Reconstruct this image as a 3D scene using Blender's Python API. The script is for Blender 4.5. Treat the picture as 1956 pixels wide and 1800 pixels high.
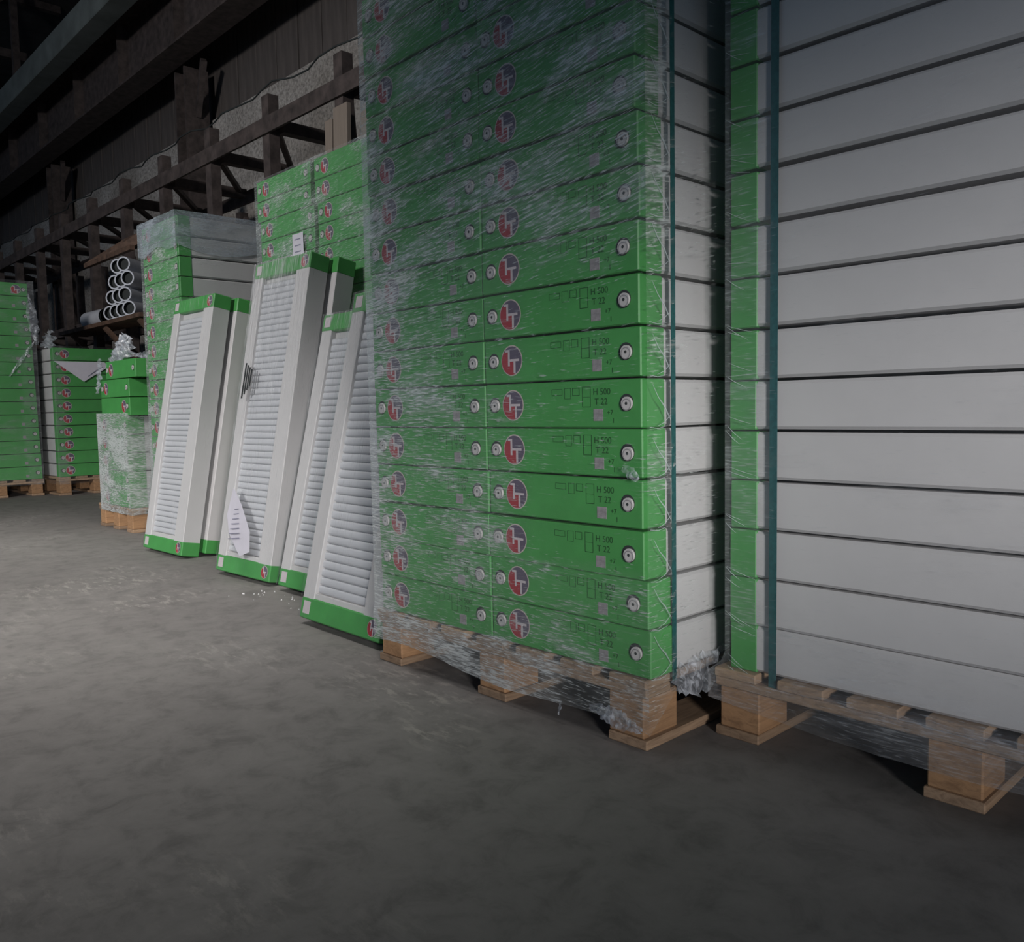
import bpy, math, random
from mathutils import Matrix, Vector
random.seed(7)
for _o in list(bpy.data.objects): bpy.data.objects.remove(_o, do_unlink=True)
SC = bpy.context.scene
COL = SC.collection

# ------------------------------------------------------------------ camera
# World axes: X runs along the hall's side wall, Y points towards that wall, Z is up.
F_PX, DROP, ROLL, CAM_H, YAW = 1630.0, 120.0, 0.018, 0.85, math.radians(46.6)
def _w(x, y, z):            # camera-levelled frame (right, ahead, up) -> world
    c, s = math.cos(YAW), math.sin(YAW)
    return Vector((x*c - y*s, x*s + y*c, z))
_p = math.atan(DROP/F_PX)
_fw = _w(0, math.cos(_p), -math.sin(_p))
_up0 = _w(0, math.sin(_p), math.cos(_p)); _rt0 = _w(1, 0, 0)
_rt = math.cos(ROLL)*_rt0 - math.sin(ROLL)*_up0
_up = math.sin(ROLL)*_rt0 + math.cos(ROLL)*_up0
cam_d = bpy.data.cameras.new('camera'); cam = bpy.data.objects.new('camera', cam_d); COL.objects.link(cam)
cam_d.sensor_fit = 'HORIZONTAL'; cam_d.sensor_width = 36.0; cam_d.lens = F_PX/1956*36.0
cam_d.clip_start = 0.02; cam_d.clip_end = 200
cam.matrix_world = Matrix(((_rt.x, _up.x, -_fw.x, 0), (_rt.y, _up.y, -_fw.y, 0), (_rt.z, _up.z, -_fw.z, CAM_H), (0, 0, 0, 1)))
SC.camera = cam

# ------------------------------------------------------------------ light
world = bpy.data.worlds.new('hall_ambient'); SC.world = world; world.use_nodes = True
_bg = world.node_tree.nodes['Background']
_bg.inputs['Color'].default_value = (0.42, 0.66, 1.0, 1); _bg.inputs['Strength'].default_value = 0.28
def spot(name, loc, target, power, size, blend, radius, color, sx=1.0, sy=1.0):
    d = bpy.data.lights.new(name, 'SPOT'); o = bpy.data.objects.new(name, d); COL.objects.link(o)
    d.energy = power; d.spot_size = math.radians(size); d.spot_blend = blend; d.shadow_soft_size = radius; d.color = color
    q = (Vector(target) - Vector(loc)).to_track_quat('-Z', 'Y')
    o.rotation_mode = 'QUATERNION'; o.rotation_quaternion = q; o.location = loc; o.scale = (sx, sy, 1)
    return o
def area(name, loc, target, sx, sy, power, color, spread):
    d = bpy.data.lights.new(name, 'AREA'); o = bpy.data.objects.new(name, d); COL.objects.link(o)
    d.shape = 'RECTANGLE'; d.size = sx; d.size_y = sy; d.energy = power; d.color = color; d.spread = math.radians(spread)
    o.rotation_mode = 'QUATERNION'; o.rotation_quaternion = (Vector(target) - Vector(loc)).to_track_quat('-Z', 'Y'); o.location = loc
# added unseen spot behind camera; flat beam leaves stack tops and near floor dark
spot('added_key_spot', (5.7, -2.3, 2.0), (-3.2, 1.9, 0.38), 3250, 120, 1.0, 0.6, (1.0, 0.955, 0.94), 1.0, 0.071)
# added fill spot with no visible fixture, brightening the stacks and rack at left
spot('added_left_spot', (-2.7, -5.0, 4.2), (-8.8, 2.8, 1.2), 2200, 84, 1.0, 0.5, (1.0, 0.96, 0.93))
# added overhead fill panels, out of view, to brighten the aisle floor
area('added_floor_fill', (-6.3, 0.7, 7.6), (-6.3, 0.7, 0), 6.0, 2.0, 9, (1.0, 0.95, 0.90), 32)
area('added_floor_fill', (-4.9, 0.8, 7.6), (-4.9, 0.8, 0), 5.0, 1.0, 36, (1.0, 0.96, 0.93), 33)
SC.view_settings.view_transform = 'Standard'; SC.view_settings.look = 'None'
SC.view_settings.exposure = 0.0; SC.view_settings.gamma = 1.0; SC.view_settings.use_curve_mapping = False

# ------------------------------------------------------------------ materials
def mat(name):
    m = bpy.data.materials.new(name); m.use_nodes = True
    n = m.node_tree.nodes; l = m.node_tree.links
    return m, n, l, n['Principled BSDF']
def node(n, t, **kw):
    x = n.new(t)
    for k, v in kw.items():
        if k in x.inputs.keys(): x.inputs[k].default_value = v
        else: setattr(x, k, v)
    return x
def ramp(n, stops):
    r = n.new('ShaderNodeValToRGB'); e = r.color_ramp.elements
    while len(e) < len(stops): e.new(0.5)
    for i, (p, c) in enumerate(stops):
        e[i].position = p; e[i].color = c if len(c) == 4 else (*c, 1)
    return r
def plain(name, col, rough=0.6, metal=0.0, var=0.12, scale=14.0, bump=0.0, stretch=(1, 1, 1)):
    """one colour with procedural mottling and fine relief"""
    m, n, l, b = mat(name)
    tc = node(n, 'ShaderNodeTexCoord'); mp = node(n, 'ShaderNodeMapping'); mp.inputs['Scale'].default_value = stretch
    l.new(tc.outputs['Object'], mp.inputs['Vector'])
    nz = node(n, 'ShaderNodeTexNoise', Scale=scale, Detail=6.0, Roughness=0.6); l.new(mp.outputs['Vector'], nz.inputs['Vector'])
    lo = tuple(max(0, c*(1-var)) for c in col); hi = tuple(min(1, c*(1+var)) for c in col)
    r = ramp(n, [(0.3, lo), (0.7, hi)]); l.new(nz.outputs['Fac'], r.inputs['Fac']); l.new(r.outputs['Color'], b.inputs['Base Color'])
    b.inputs['Roughness'].default_value = rough; b.inputs['Metallic'].default_value = metal
    if bump:
        bp = node(n, 'ShaderNodeBump', Strength=bump, Distance=0.004); l.new(nz.outputs['Fac'], bp.inputs['Height']); l.new(bp.outputs['Normal'], b.inputs['Normal'])
    return m
def wood(name, col, dark):
    m, n, l, b = mat(name)
    tc = node(n, 'ShaderNodeTexCoord'); oi = node(n, 'ShaderNodeObjectInfo')
    add = node(n, 'ShaderNodeVectorMath', operation='ADD'); l.new(tc.outputs['Object'], add.inputs[0])
    sc = node(n, 'ShaderNodeVectorMath', operation='SCALE'); sc.inputs['Scale'].default_value = 9.0
    l.new(oi.outputs['Location'], sc.inputs[0]); l.new(sc.outputs[0], add.inputs[1])
    mp = node(n, 'ShaderNodeMapping'); mp.inputs['Scale'].default_value = (18, 3, 40); l.new(add.outputs[0], mp.inputs['Vector'])
    nz = node(n, 'ShaderNodeTexNoise', Scale=2.0, Detail=8.0, Roughness=0.65, Distortion=0.6); l.new(mp.outputs['Vector'], nz.inputs['Vector'])
    r = ramp(n, [(0.25, dark), (0.55, col), (0.8, tuple(min(1, c*1.2) for c in col))]); l.new(nz.outputs['Fac'], r.inputs['Fac'])
    hs = node(n, 'ShaderNodeHueSaturation'); l.new(r.outputs['Color'], hs.inputs['Color'])
    mr = node(n, 'ShaderNodeMapRange'); mr.inputs['To Min'].default_value = 0.75; mr.inputs['To Max'].default_value = 1.2
    l.new(oi.outputs['Random'], mr.inputs['Value']); l.new(mr.outputs[0], hs.inputs['Value']); l.new(hs.outputs['Color'], b.inputs['Base Color'])
    b.inputs['Roughness'].default_value = 0.8
    bp = node(n, 'ShaderNodeBump', Strength=0.3, Distance=0.003); l.new(nz.outputs['Fac'], bp.inputs['Height']); l.new(bp.outputs['Normal'], b.inputs['Normal'])
    return m
def film(name, tint, base, streak, cloud, thresh, rough=0.25, fine=230.0, long=24.0, gloss=0.3, clouds=(2.6, 6.5)):
    """clear stretch film: mostly see-through, with fine stretched wrinkles and cloudy folds; their glints and haze are painted as pale streaks
    (UV in metres along and across the pull, 'haze' per vertex sets how much is painted there)"""
    m, n, l, b = mat(name); n.remove(b); out = n['Material Output']
    uv = node(n, 'ShaderNodeUVMap'); at = node(n, 'ShaderNodeAttribute', attribute_name='haze')
    def math_(op, a, bb):
        k = node(n, 'ShaderNodeMath', operation=op)
        for i, v in enumerate((a, bb)):
            if isinstance(v, (int, float)): k.inputs[i].default_value = v
            else: l.new(v, k.inputs[i])
        return k.outputs[0]
    def noise(sx, sy, det, dist=0.0):
        mp = node(n, 'ShaderNodeMapping'); mp.inputs['Scale'].default_value = (sx, sy, 1); l.new(uv.outputs['UV'], mp.inputs['Vector'])
        z = node(n, 'ShaderNodeTexNoise', Scale=1.0, Detail=det, Roughness=0.6, Distortion=dist); l.new(mp.outputs['Vector'], z.inputs['Vector'])
        return z.outputs['Fac']
    def step(v, a, w):
        mr = node(n, 'ShaderNodeMapRange', interpolation_type='SMOOTHSTEP'); mr.inputs['From Min'].default_value = a; mr.inputs['From Max'].default_value = a+w
        l.new(v, mr.inputs['Value']); return mr.outputs[0]
    h = at.outputs['Fac']
    dash = noise(long, fine, 2.0, 0.25); mid = noise(long*.22, fine*.3, 3.0, 0.3); pt = noise(clouds[0], clouds[1], 4.0, 0.2)
    lift = math_('ADD', math_('MULTIPLY', math_('SUBTRACT', pt, 0.5), 0.45), math_('MULTIPLY', math_('SUBTRACT', h, 0.5), 0.24))
    s1 = step(math_('ADD', dash, lift), thresh, 0.22)
    s2 = step(math_('ADD', mid, lift), thresh, 0.30)
    cl = math_('MULTIPLY', step(math_('ADD', pt, math_('MULTIPLY', math_('SUBTRACT', h, 0.5), 0.3)), 0.50, 0.28), cloud)
    fac = math_('ADD', math_('MULTIPLY', s1, streak), math_('MULTIPLY', s2, streak*0.55))
    fac = math_('ADD', fac, math_('ADD', math_('MULTIPLY', h, base), cl))
    fac = math_('MINIMUM', fac, 0.88)
    bp = node(n, 'ShaderNodeBump', Strength=0.5, Distance=0.003); l.new(math_('ADD', mid, math_('MULTIPLY', dash, 0.5)), bp.inputs['Height'])
    tr = node(n, 'ShaderNodeBsdfTransparent'); tr.inputs['Color'].default_value = (0.97, 0.98, 0.98, 1)
    df = node(n, 'ShaderNodeBsdfDiffuse'); df.inputs['Color'].default_value = (*tint, 1)
    gl = node(n, 'ShaderNodeBsdfGlossy'); gl.inputs['Roughness'].default_value = rough; gl.inputs['Color'].default_value = (0.9, 0.9, 0.9, 1)
    l.new(bp.outputs['Normal'], gl.inputs['Normal'])
    mx = node(n, 'ShaderNodeMixShader'); mx.inputs[0].default_value = gloss; l.new(df.outputs[0], mx.inputs[1]); l.new(gl.outputs[0], mx.inputs[2])
    m2 = node(n, 'ShaderNodeMixShader'); l.new(fac, m2.inputs[0]); l.new(tr.outputs[0], m2.inputs[1]); l.new(mx.outputs[0], m2.inputs[2])
    l.new(m2.outputs[0], out.inputs['Surface'])
    return m
M = {}
M['white'] = plain('white_cardboard', (0.50, 0.49, 0.49), 0.55, var=0.04, scale=5)
M['green'] = plain('green_cardboard', (0.056, 0.275, 0.064), 0.5, var=0.10, scale=9)
M['enamel'] = plain('white_enamel', (0.49, 0.50, 0.525), 0.35, var=0.03, scale=3)
M['ring'] = plain('badge_rim', (0.50, 0.44, 0.40), 0.5, var=0.05)
M['plum'] = plain('badge_plum', (0.105, 0.085, 0.125), 0.5, var=0.1)
M['red'] = plain('badge_red', (0.33, 0.028, 0.038), 0.5, var=0.08)
M['letter'] = plain('badge_letter', (0.52, 0.46, 0.48), 0.5, var=0.05)
M['plug'] = plain('plug_plastic', (0.50, 0.48, 0.47), 0.5, var=0.05)
M['dark'] = plain('black_and_recess_shade', (0.02, 0.025, 0.025), 0.7, var=0.1)  # flat black; also paints the shade in plug recesses and pipe bores
M['sticker'] = plain('grey_sticker', (0.26, 0.245, 0.25), 0.5, var=0.25, scale=90)
M['print'] = plain('dark_green_print', (0.012, 0.075, 0.014), 0.5, var=0.05)
M['paper'] = plain('paper', (0.55, 0.54, 0.60), 0.6, var=0.04)
M['ink'] = plain('ink', (0.20, 0.20, 0.27), 0.6, var=0.1)
M['band'] = plain('teal_strap', (0.018, 0.085, 0.088), 0.35, var=0.25, scale=120)
M['wood'] = wood('pallet_wood', (0.32, 0.215, 0.135), (0.15, 0.095, 0.058))
M['block'] = wood('pallet_block_wood', (0.35, 0.20, 0.10), (0.20, 0.11, 0.055))
M['plank'] = plain('pale_plank', (0.20, 0.165, 0.135), 0.7, var=0.12, scale=6, stretch=(8, 8, 0.6))
M['steel'] = plain('rusty_steel', (0.052, 0.040, 0.037), 0.75, var=0.55, scale=9, bump=0.2)
M['rust'] = plain('brown_rust', (0.105, 0.062, 0.042), 0.8, var=0.5, scale=12, bump=0.2)
M['girder'] = plain('grey_green_girder', (0.13, 0.15, 0.145), 0.6, var=0.25, scale=3)
M['boards'] = plain('grey_wall_board', (0.078, 0.067, 0.062), 0.8, var=0.35, scale=3, stretch=(3, 3, 0.5))
M['roof'] = plain('roof_sheet', (0.05, 0.05, 0.05), 0.85, var=0.4, scale=2)
M['pipe'] = plain('pale_pipe', (0.55, 0.57, 0.62), 0.4, var=0.08)
M['crumb'] = plain('foam_crumb', (0.6, 0.6, 0.6), 0.7)
M['film'] = film('stretch_film', (0.62, 0.66, 0.655), 0.13, 0.52, 0.20, 0.535, gloss=0.22)
M['film_clear'] = film('stretch_film_clear', (0.56, 0.58, 0.60), 0.10, 0.26, 0.10, 0.60)
M['film_rad'] = film('stretch_film_upright', (0.74, 0.75, 0.77), 0.05, 0.42, 0.0, 0.56, fine=300, long=9, gloss=0.12)
M['film_hood'] = film('stretch_film_hood', (0.44, 0.50, 0.56), 0.30, 0.30, 0.25, 0.55, fine=120, long=30)
M['film_heavy'] = film('stretch_film_scrap', (0.60, 0.64, 0.70), 0.26, 0.30, 0.25, 0.52, rough=0.4, fine=40, long=16, gloss=0.22)
M['fold'] = film('stretch_film_fold', (0.62, 0.68, 0.70), 0.45, 0.0, 0.0, 0.9, gloss=0.15)

STAINS = ((-1.76, 1.36, .20, .13), (-4.55, 1.40, .34, .60), (-3.95, 1.45, .25, .35))
def floor_mat():
    m, n, l, b = mat('worn_concrete')
    tc = node(n, 'ShaderNodeTexCoord')
    n1 = node(n, 'ShaderNodeTexNoise', Scale=0.55, Detail=8.0, Roughness=0.6); l.new(tc.outputs['Object'], n1.inputs['Vector'])
    n2 = node(n, 'ShaderNodeTexNoise', Scale=9.0, Detail=10.0, Roughness=0.72, Distortion=0.4); l.new(tc.outputs['Object'], n2.inputs['Vector'])
    r1 = ramp(n, [(0.3, (0.148, 0.140, 0.134)), (0.7, (0.212, 0.202, 0.194))]); l.new(n1.outputs['Fac'], r1.inputs['Fac'])
    r2 = ramp(n, [(0.32, (0.66, 0.66, 0.66)), (0.5, (0.98, 0.98, 0.98)), (0.68, (1.12, 1.12, 1.12))]); l.new(n2.outputs['Fac'], r2.inputs['Fac'])
    mx = node(n, 'ShaderNodeMix', data_type='RGBA', blend_type='MULTIPLY'); mx.inputs[0].default_value = 1.0
    l.new(r1.outputs['Color'], mx.inputs[6]); l.new(r2.outputs['Color'], mx.inputs[7])
    # pale scuffs of spilled plaster: patches broken up by a finer noise
    n3 = node(n, 'ShaderNodeTexNoise', Scale=1.1, Detail=2.0); n4 = node(n, 'ShaderNodeTexNoise', Scale=17.0, Detail=6.0, Roughness=0.7)
    l.new(tc.outputs['Object'], n3.inputs['Vector'])
    mp = node(n, 'ShaderNodeMapping'); mp.inputs['Scale'].default_value = (0.55, 1.6, 1); mp.inputs['Rotation'].default_value = (0, 0, 0.3)
    l.new(tc.outputs['Object'], mp.inputs['Vector']); l.new(mp.outputs['Vector'], n4.inputs['Vector'])
    a = node(n, 'ShaderNodeMapRange'); a.inputs['From Min'].default_value = 0.56; a.inputs['From Max'].default_value = 0.68; l.new(n3.outputs['Fac'], a.inputs['Value'])
    c = node(n, 'ShaderNodeMapRange'); c.inputs['From Min'].default_value = 0.52; c.inputs['From Max'].default_value = 0.62; l.new(n4.outputs['Fac'], c.inputs['Value'])
    mu = node(n, 'ShaderNodeMath', operation='MULTIPLY'); l.new(a.outputs[0], mu.inputs[0]); l.new(c.outputs[0], mu.inputs[1])
    tot = mu.outputs[0]
    for (sx, sy, rx, ry) in STAINS:      # pale plaster spills lying on the slab
        sb = node(n, 'ShaderNodeVectorMath', operation='SUBTRACT'); l.new(tc.outputs['Object'], sb.inputs[0]); sb.inputs[1].default_value = (sx, sy, 0)
        dv = node(n, 'ShaderNodeVectorMath', operation='DIVIDE'); l.new(sb.outputs[0], dv.inputs[0]); dv.inputs[1].default_value = (rx, ry, 10)
        ln = node(n, 'ShaderNodeVectorMath', operation='LENGTH'); l.new(dv.outputs[0], ln.inputs[0])
        e = node(n, 'ShaderNodeMapRange'); e.inputs['From Min'].default_value = 1.0; e.inputs['From Max'].default_value = 0.35; l.new(ln.outputs['Value'], e.inputs['Value'])
        k = node(n, 'ShaderNodeMath', operation='MULTIPLY'); l.new(e.outputs[0], k.inputs[0]); l.new(c.outputs[0], k.inputs[1])
        mxx = node(n, 'ShaderNodeMath', operation='MAXIMUM'); l.new(k.outputs[0], mxx.inputs[0]); l.new(tot, mxx.inputs[1]); tot = mxx.outputs[0]
    mu2 = node(n, 'ShaderNodeMath', operation='MULTIPLY'); l.new(tot, mu2.inputs[0]); mu2.inputs[1].default_value = 0.6
    m2 = node(n, 'ShaderNodeMix', data_type='RGBA'); l.new(mu2.outputs[0], m2.inputs[0]); l.new(mx.outputs[2], m2.inputs[6]); m2.inputs[7].default_value = (0.36, 0.34, 0.31, 1)
    l.new(m2.outputs[2], b.inputs['Base Color']); b.inputs['Roughness'].default_value = 0.72
    bp = node(n, 'ShaderNodeBump', Strength=0.22, Distance=0.006); l.new(n2.outputs['Fac'], bp.inputs['Height']); l.new(bp.outputs['Normal'], b.inputs['Normal'])
    return m
def plaster_mat():
    m, n, l, b = mat('pebbled_plaster')
    tc = node(n, 'ShaderNodeTexCoord')
    n1 = node(n, 'ShaderNodeTexNoise', Scale=26.0, Detail=6.0, Roughness=0.7); l.new(tc.outputs['Object'], n1.inputs['Vector'])
    n2 = node(n, 'ShaderNodeTexNoise', Scale=0.9, Detail=5.0); l.new(tc.outputs['Object'], n2.inputs['Vector'])
    r = ramp(n, [(0.35, (0.20, 0.19, 0.175)), (0.55, (0.45, 0.425, 0.40)), (0.75, (0.60, 0.58, 0.545))]); l.new(n1.outputs['Fac'], r.inputs['Fac'])
    r2 = ramp(n, [(0.3, (0.55, 0.53, 0.5)), (0.65, (1, 1, 1))]); l.new(n2.outputs['Fac'], r2.inputs['Fac'])
    mx = node(n, 'ShaderNodeMix', data_type='RGBA', blend_type='MULTIPLY'); mx.inputs[0].default_value = 1.0
    l.new(r.outputs['Color'], mx.inputs[6]); l.new(r2.outputs['Color'], mx.inputs[7]); l.new(mx.outputs[2], b.inputs['Base Color'])
    b.inputs['Roughness'].default_value = 0.9
    bp = node(n, 'ShaderNodeBump', Strength=0.6, Distance=0.02); l.new(n1.outputs['Fac'], bp.inputs['Height']); l.new(bp.outputs['Normal'], b.inputs['Normal'])
    return m
M['floor'] = floor_mat(); M['plaster'] = plaster_mat()

# ------------------------------------------------------------------ mesh helpers
class MB:
    def __init__(s): s.v = []; s.f = []; s.m = []; s.smooth = []
    def add(s, vs, fs, mi=0, sm=False):
        k = len(s.v); s.v += [tuple(p) for p in vs]
        for f in fs: s.f.append(tuple(k+i for i in f)); s.m.append(mi); s.smooth.append(sm)
        return s
    def box(s, x0, x1, y0, y1, z0, z1, mi=0):
        vs = [(x, y, z) for z in (z0, z1) for y in (y0, y1) for x in (x0, x1)]
        return s.add(vs, [(0, 2, 3, 1), (4, 5, 7, 6), (0, 1, 5, 4), (2, 6, 7, 3), (0, 4, 6, 2), (1, 3, 7, 5)], mi)
    def cbox(s, x0, x1, y0, y1, z0, z1, c=0.004, mi=0):
        """box with chamfered edges"""
        X = (x0, x1); Y = (y0, y1); Z = (z0, z1); vs = []; idx = {}
        for i in (0, 1):
            for j in (0, 1):
                for k in (0, 1):
                    sx, sy, sz = (1, -1)[i]*c, (1, -1)[j]*c, (1, -1)[k]*c
                    for a, (dx, dy, dz) in enumerate(((0, sy, sz), (sx, 0, sz), (sx, sy, 0))):
                        idx[i, j, k, a] = len(vs); vs.append((X[i]+dx, Y[j]+dy, Z[k]+dz))
        fs = []
        for i in (0, 1):
            q = [idx[i, 0, 0, 0], idx[i, 1, 0, 0], idx[i, 1, 1, 0], idx[i, 0, 1, 0]]; fs.append(q if i else q[::-1])
            q = [idx[0, i, 0, 1], idx[1, i, 0, 1], idx[1, i, 1, 1], idx[0, i, 1, 1]]; fs.append(q[::-1] if i else q)
            q = [idx[0, 0, i, 2], idx[1, 0, i, 2], idx[1, 1, i, 2], idx[0, 1, i, 2]]; fs.append(q if i else q[::-1])
        for i in (0, 1):
            for j in (0, 1):
                q = [idx[i, j, 0, 0], idx[i, j, 1, 0], idx[i, j, 1, 1], idx[i, j, 0, 1]]; fs.append(q if i == j else q[::-1])
                q = [idx[i, 0, j, 0], idx[i, 0, j, 2], idx[i, 1, j, 2], idx[i, 1, j, 0]]; fs.append(q if i == j else q[::-1])
                q = [idx[0, i, j, 1], idx[1, i, j, 1], idx[1, i, j, 2], idx[0, i, j, 2]]; fs.append(q if i == j else q[::-1])
        for i in (0, 1):
            for j in (0, 1):
                for k in (0, 1):
                    q = [idx[i, j, k, a] for a in (0, 1, 2)]; fs.append(q if (i+j+k) % 2 else q[::-1])
        return s.add(vs, fs, mi)
    def disc(s, cx, cz, r, y, n=24, mi=0, r2=None):
        """polygon facing -Y; ring when r2 given"""
        if r2 is None:
            vs = [(cx+r*math.cos(2*math.pi*i/n), y, cz+r*math.sin(2*math.pi*i/n)) for i in range(n)]
            return s.add(vs, [tuple(range(n))], mi)
        vs = []
        for rr in (r, r2): vs += [(cx+rr*math.cos(2*math.pi*i/n), y, cz+rr*math.sin(2*math.pi*i/n)) for i in range(n)]
        return s.add(vs, [(i, (i+1) % n, n+(i+1) % n, n+i) for i in range(n)], mi)
    def tube(s, a, b, r, n=8, mi=0, r2=None, cap=True, sm=True):
        a = Vector(a); b = Vector(b); d = (b-a).normalized(); u = d.orthogonal().normalized(); w = d.cross(u)
        vs = []
        for p, rr in ((a, r), (b, r if r2 is None else r2)):
            vs += [tuple(p + rr*(math.cos(2*math.pi*i/n)*u + math.sin(2*math.pi*i/n)*w)) for i in range(n)]
        s.add(vs, [(i, (i+1) % n, n+(i+1) % n, n+i) for i in range(n)], mi, sm)
        if cap: k = len(s.v)-2*n; s.f.append(tuple(k+i for i in range(n))[::-1]); s.f.append(tuple(k+n+i for i in range(n))); s.m += [mi]*2; s.smooth += [False]*2
        return s
    def bar(s, a, b, w, h, mi=0, upv=(0, 0, 1)):
        """square bar from a to b"""
        a = Vector(a); b = Vector(b); d = (b-a).normalized(); up = Vector(upv)
        if abs(d.dot(up)) > 0.95: up = Vector((0, 1, 0))
        r = d.cross(up).normalized(); u = r.cross(d)
        vs = [tuple(p + sx*r*w/2 + sz*u*h/2) for p in (a, b) for sx, sz in ((-1, -1), (1, -1), (1, 1), (-1, 1))]
        return s.add(vs, [(0, 1, 2, 3), (7, 6, 5, 4), (0, 4, 5, 1), (1, 5, 6, 2), (2, 6, 7, 3), (3, 7, 4, 0)], mi)
    def mesh(s, name, *mats):
        me = bpy.data.meshes.new(name); me.from_pydata(s.v, [], s.f)
        for mm in mats: me.materials.append(M[mm] if isinstance(mm, str) else mm)
        if len(mats) > 1: me.polygons.foreach_set('material_index', s.m)
        if any(s.smooth): me.polygons.foreach_set('use_smooth', s.smooth)
        me.update(); return me
def link(name, me, parent=None, loc=(0, 0, 0), rot=(0, 0, 0)):
    o = bpy.data.objects.new(name, me); COL.objects.link(o); o.parent = parent; o.location = loc; o.rotation_euler = rot
    return o
def tag(o, label, cat, group=None, kind=None):
    o['label'] = label; o['category'] = cat
    if group: o['group'] = group
    if kind: o['kind'] = kind
    return o
def thing(name, label, cat, loc=(0, 0, 0), rz=0.0, group=None, rx=0.0):
    o = link(name, None, None, loc, (rx, 0, rz)); o.empty_display_size = 0.1
    return tag(o, label, cat, group)
def struct(name, me, parent=None, loc=(0, 0, 0)):
    o = link(name, me, parent, loc)
    if parent is None: o['kind'] = 'structure'
    return o
ORD = ['lowest', 'second', 'third', 'fourth', 'fifth', 'sixth', 'seventh', 'eighth', 'ninth', 'tenth', 'eleventh', 'twelfth',
       'thirteenth', 'fourteenth', 'fifteenth', 'sixteenth', 'seventeenth', 'eighteenth']
def row_word(k, n): return 'topmost' if k == n-1 else ('lowest' if k == 0 else ORD[k] + ' up')

# ------------------------------------------------------------------ setting
struct('floor', MB().box(-34, 12, -14, 5.35, -0.2, 0).mesh('floor', 'floor'))
struct('wall_back', MB().box(-34, 8, 5.2, 5.5, 0, 4.75).mesh('wall_back', 'plaster'))
wl = struct('wall_left', MB().box(-30.3, -30, -14, 5.2, 0, 9).mesh('wall_left', 'boards'))
struct('ceiling', MB().box(-34, 12, -14, 5.6, 8.0, 8.15).mesh('ceiling', 'roof'))
# boarded upper wall: each board its own panel
up = struct('wall_upper', MB().box(-34, 8, 5.32, 5.5, 4.75, 8.0).mesh('wall_upper', 'dark'))
pan = MB().cbox(0, 0.485, -0.04, 0, 0, 3.25, 0.008).mesh('panel', 'boards')
for i in range(78):
    link('panel', pan, up, (-33 + i*0.51, 5.32 - random.uniform(0, .015), 4.75 - random.uniform(0, .05)))

def ibeam(name, label, u0, u1, v, z0, z1, fl, m='steel'):
    t = thing(name, label, 'beam', (u0, v, z0))
    L = u1-u0; h = z1-z0
    link('lower_flange', MB().box(0, L, -fl/2, fl/2, 0, 0.03).mesh('lower_flange', m), t)
    link('web', MB().box(0, L, -0.012, 0.012, 0.03, h-0.03).mesh('web', m), t)
    link('upper_flange', MB().box(0, L, -fl/2, fl/2, h-0.03, h).mesh('upper_flange', m), t)
    for i in range(int(L/1.9)):
        link('stiffener', MB().box(i*1.9+.4, i*1.9+.42, -fl/2+.02, -0.012, 0.03, h-0.03).mesh('stiffener', m), t)
ibeam('runway_girder', 'long dark rusty crane girder under the roof along the boarded wall', -30, 4, 4.62, 5.35, 6.25, 0.34, 'steel')
g = thing('box_girder', 'long grey-green painted girder running high above the steel rack', 'beam', (-30, 4.1, 5.95))
link('girder_body', MB().cbox(0, 36, -0.14, 0.14, 0, 0.36, 0.01).mesh('girder_body', 'girder'), g)
for i in range(9):
    link('hanger', MB().box(2+i*4, 2.1+i*4, -0.05, 0.05, 0.36, 2.0).mesh('hanger', 'steel'), g)
COLS = (-28.8, -22.9, -17.1, -11.3, -5.4)
cw = ['far end of the hall', 'second far bay', 'far left bay', 'middle bay', 'near bay']
for k, u in enumerate(COLS):
    t = thing('steel_column', 'rusty riveted steel column at the wall, in the ' + cw[k] + ' of the rack', 'column', (u, 4.98, 0), group='steel columns along the wall')
    link('flange', MB().box(-.16, -.13, -.16, .16, 0, 5.35).mesh('flange', 'steel'), t)
    link('flange', MB().box(.13, .16, -.16, .16, 0, 5.35).mesh('flange', 'steel'), t)
    link('web', MB().box(-.13, .13, -.012, .012, 0, 5.35).mesh('web', 'steel'), t)
    link('bracket', MB().bar((.16, 0, 4.75), (.62, -.1, 5.3), .07, .09).mesh('bracket', 'steel'), t)
for i in range(7):
    u = -27 + i*5.2
    t = thing('roof_truss', 'dark steel roof truss across the hall, ' + (ORD[i] if i else 'first') + ' from the far end', 'truss', (u, -14, 6.9), group='roof trusses')
    link('lower_chord', MB().box(-.06, .06, 0, 19, 0, .14).mesh('lower_chord', 'steel'), t)
    link('upper_chord', MB().box(-.06, .06, 0, 19, .96, 1.08).mesh('upper_chord', 'steel'), t)
    for j in range(10):
        link('diagonal', MB().bar((0, j*1.9+.1, .14), (0, j*1.9+1.0 if j % 2 else j*1.9+1.8, .96), .07, .07).mesh('diagonal', 'steel'), t)

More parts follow.
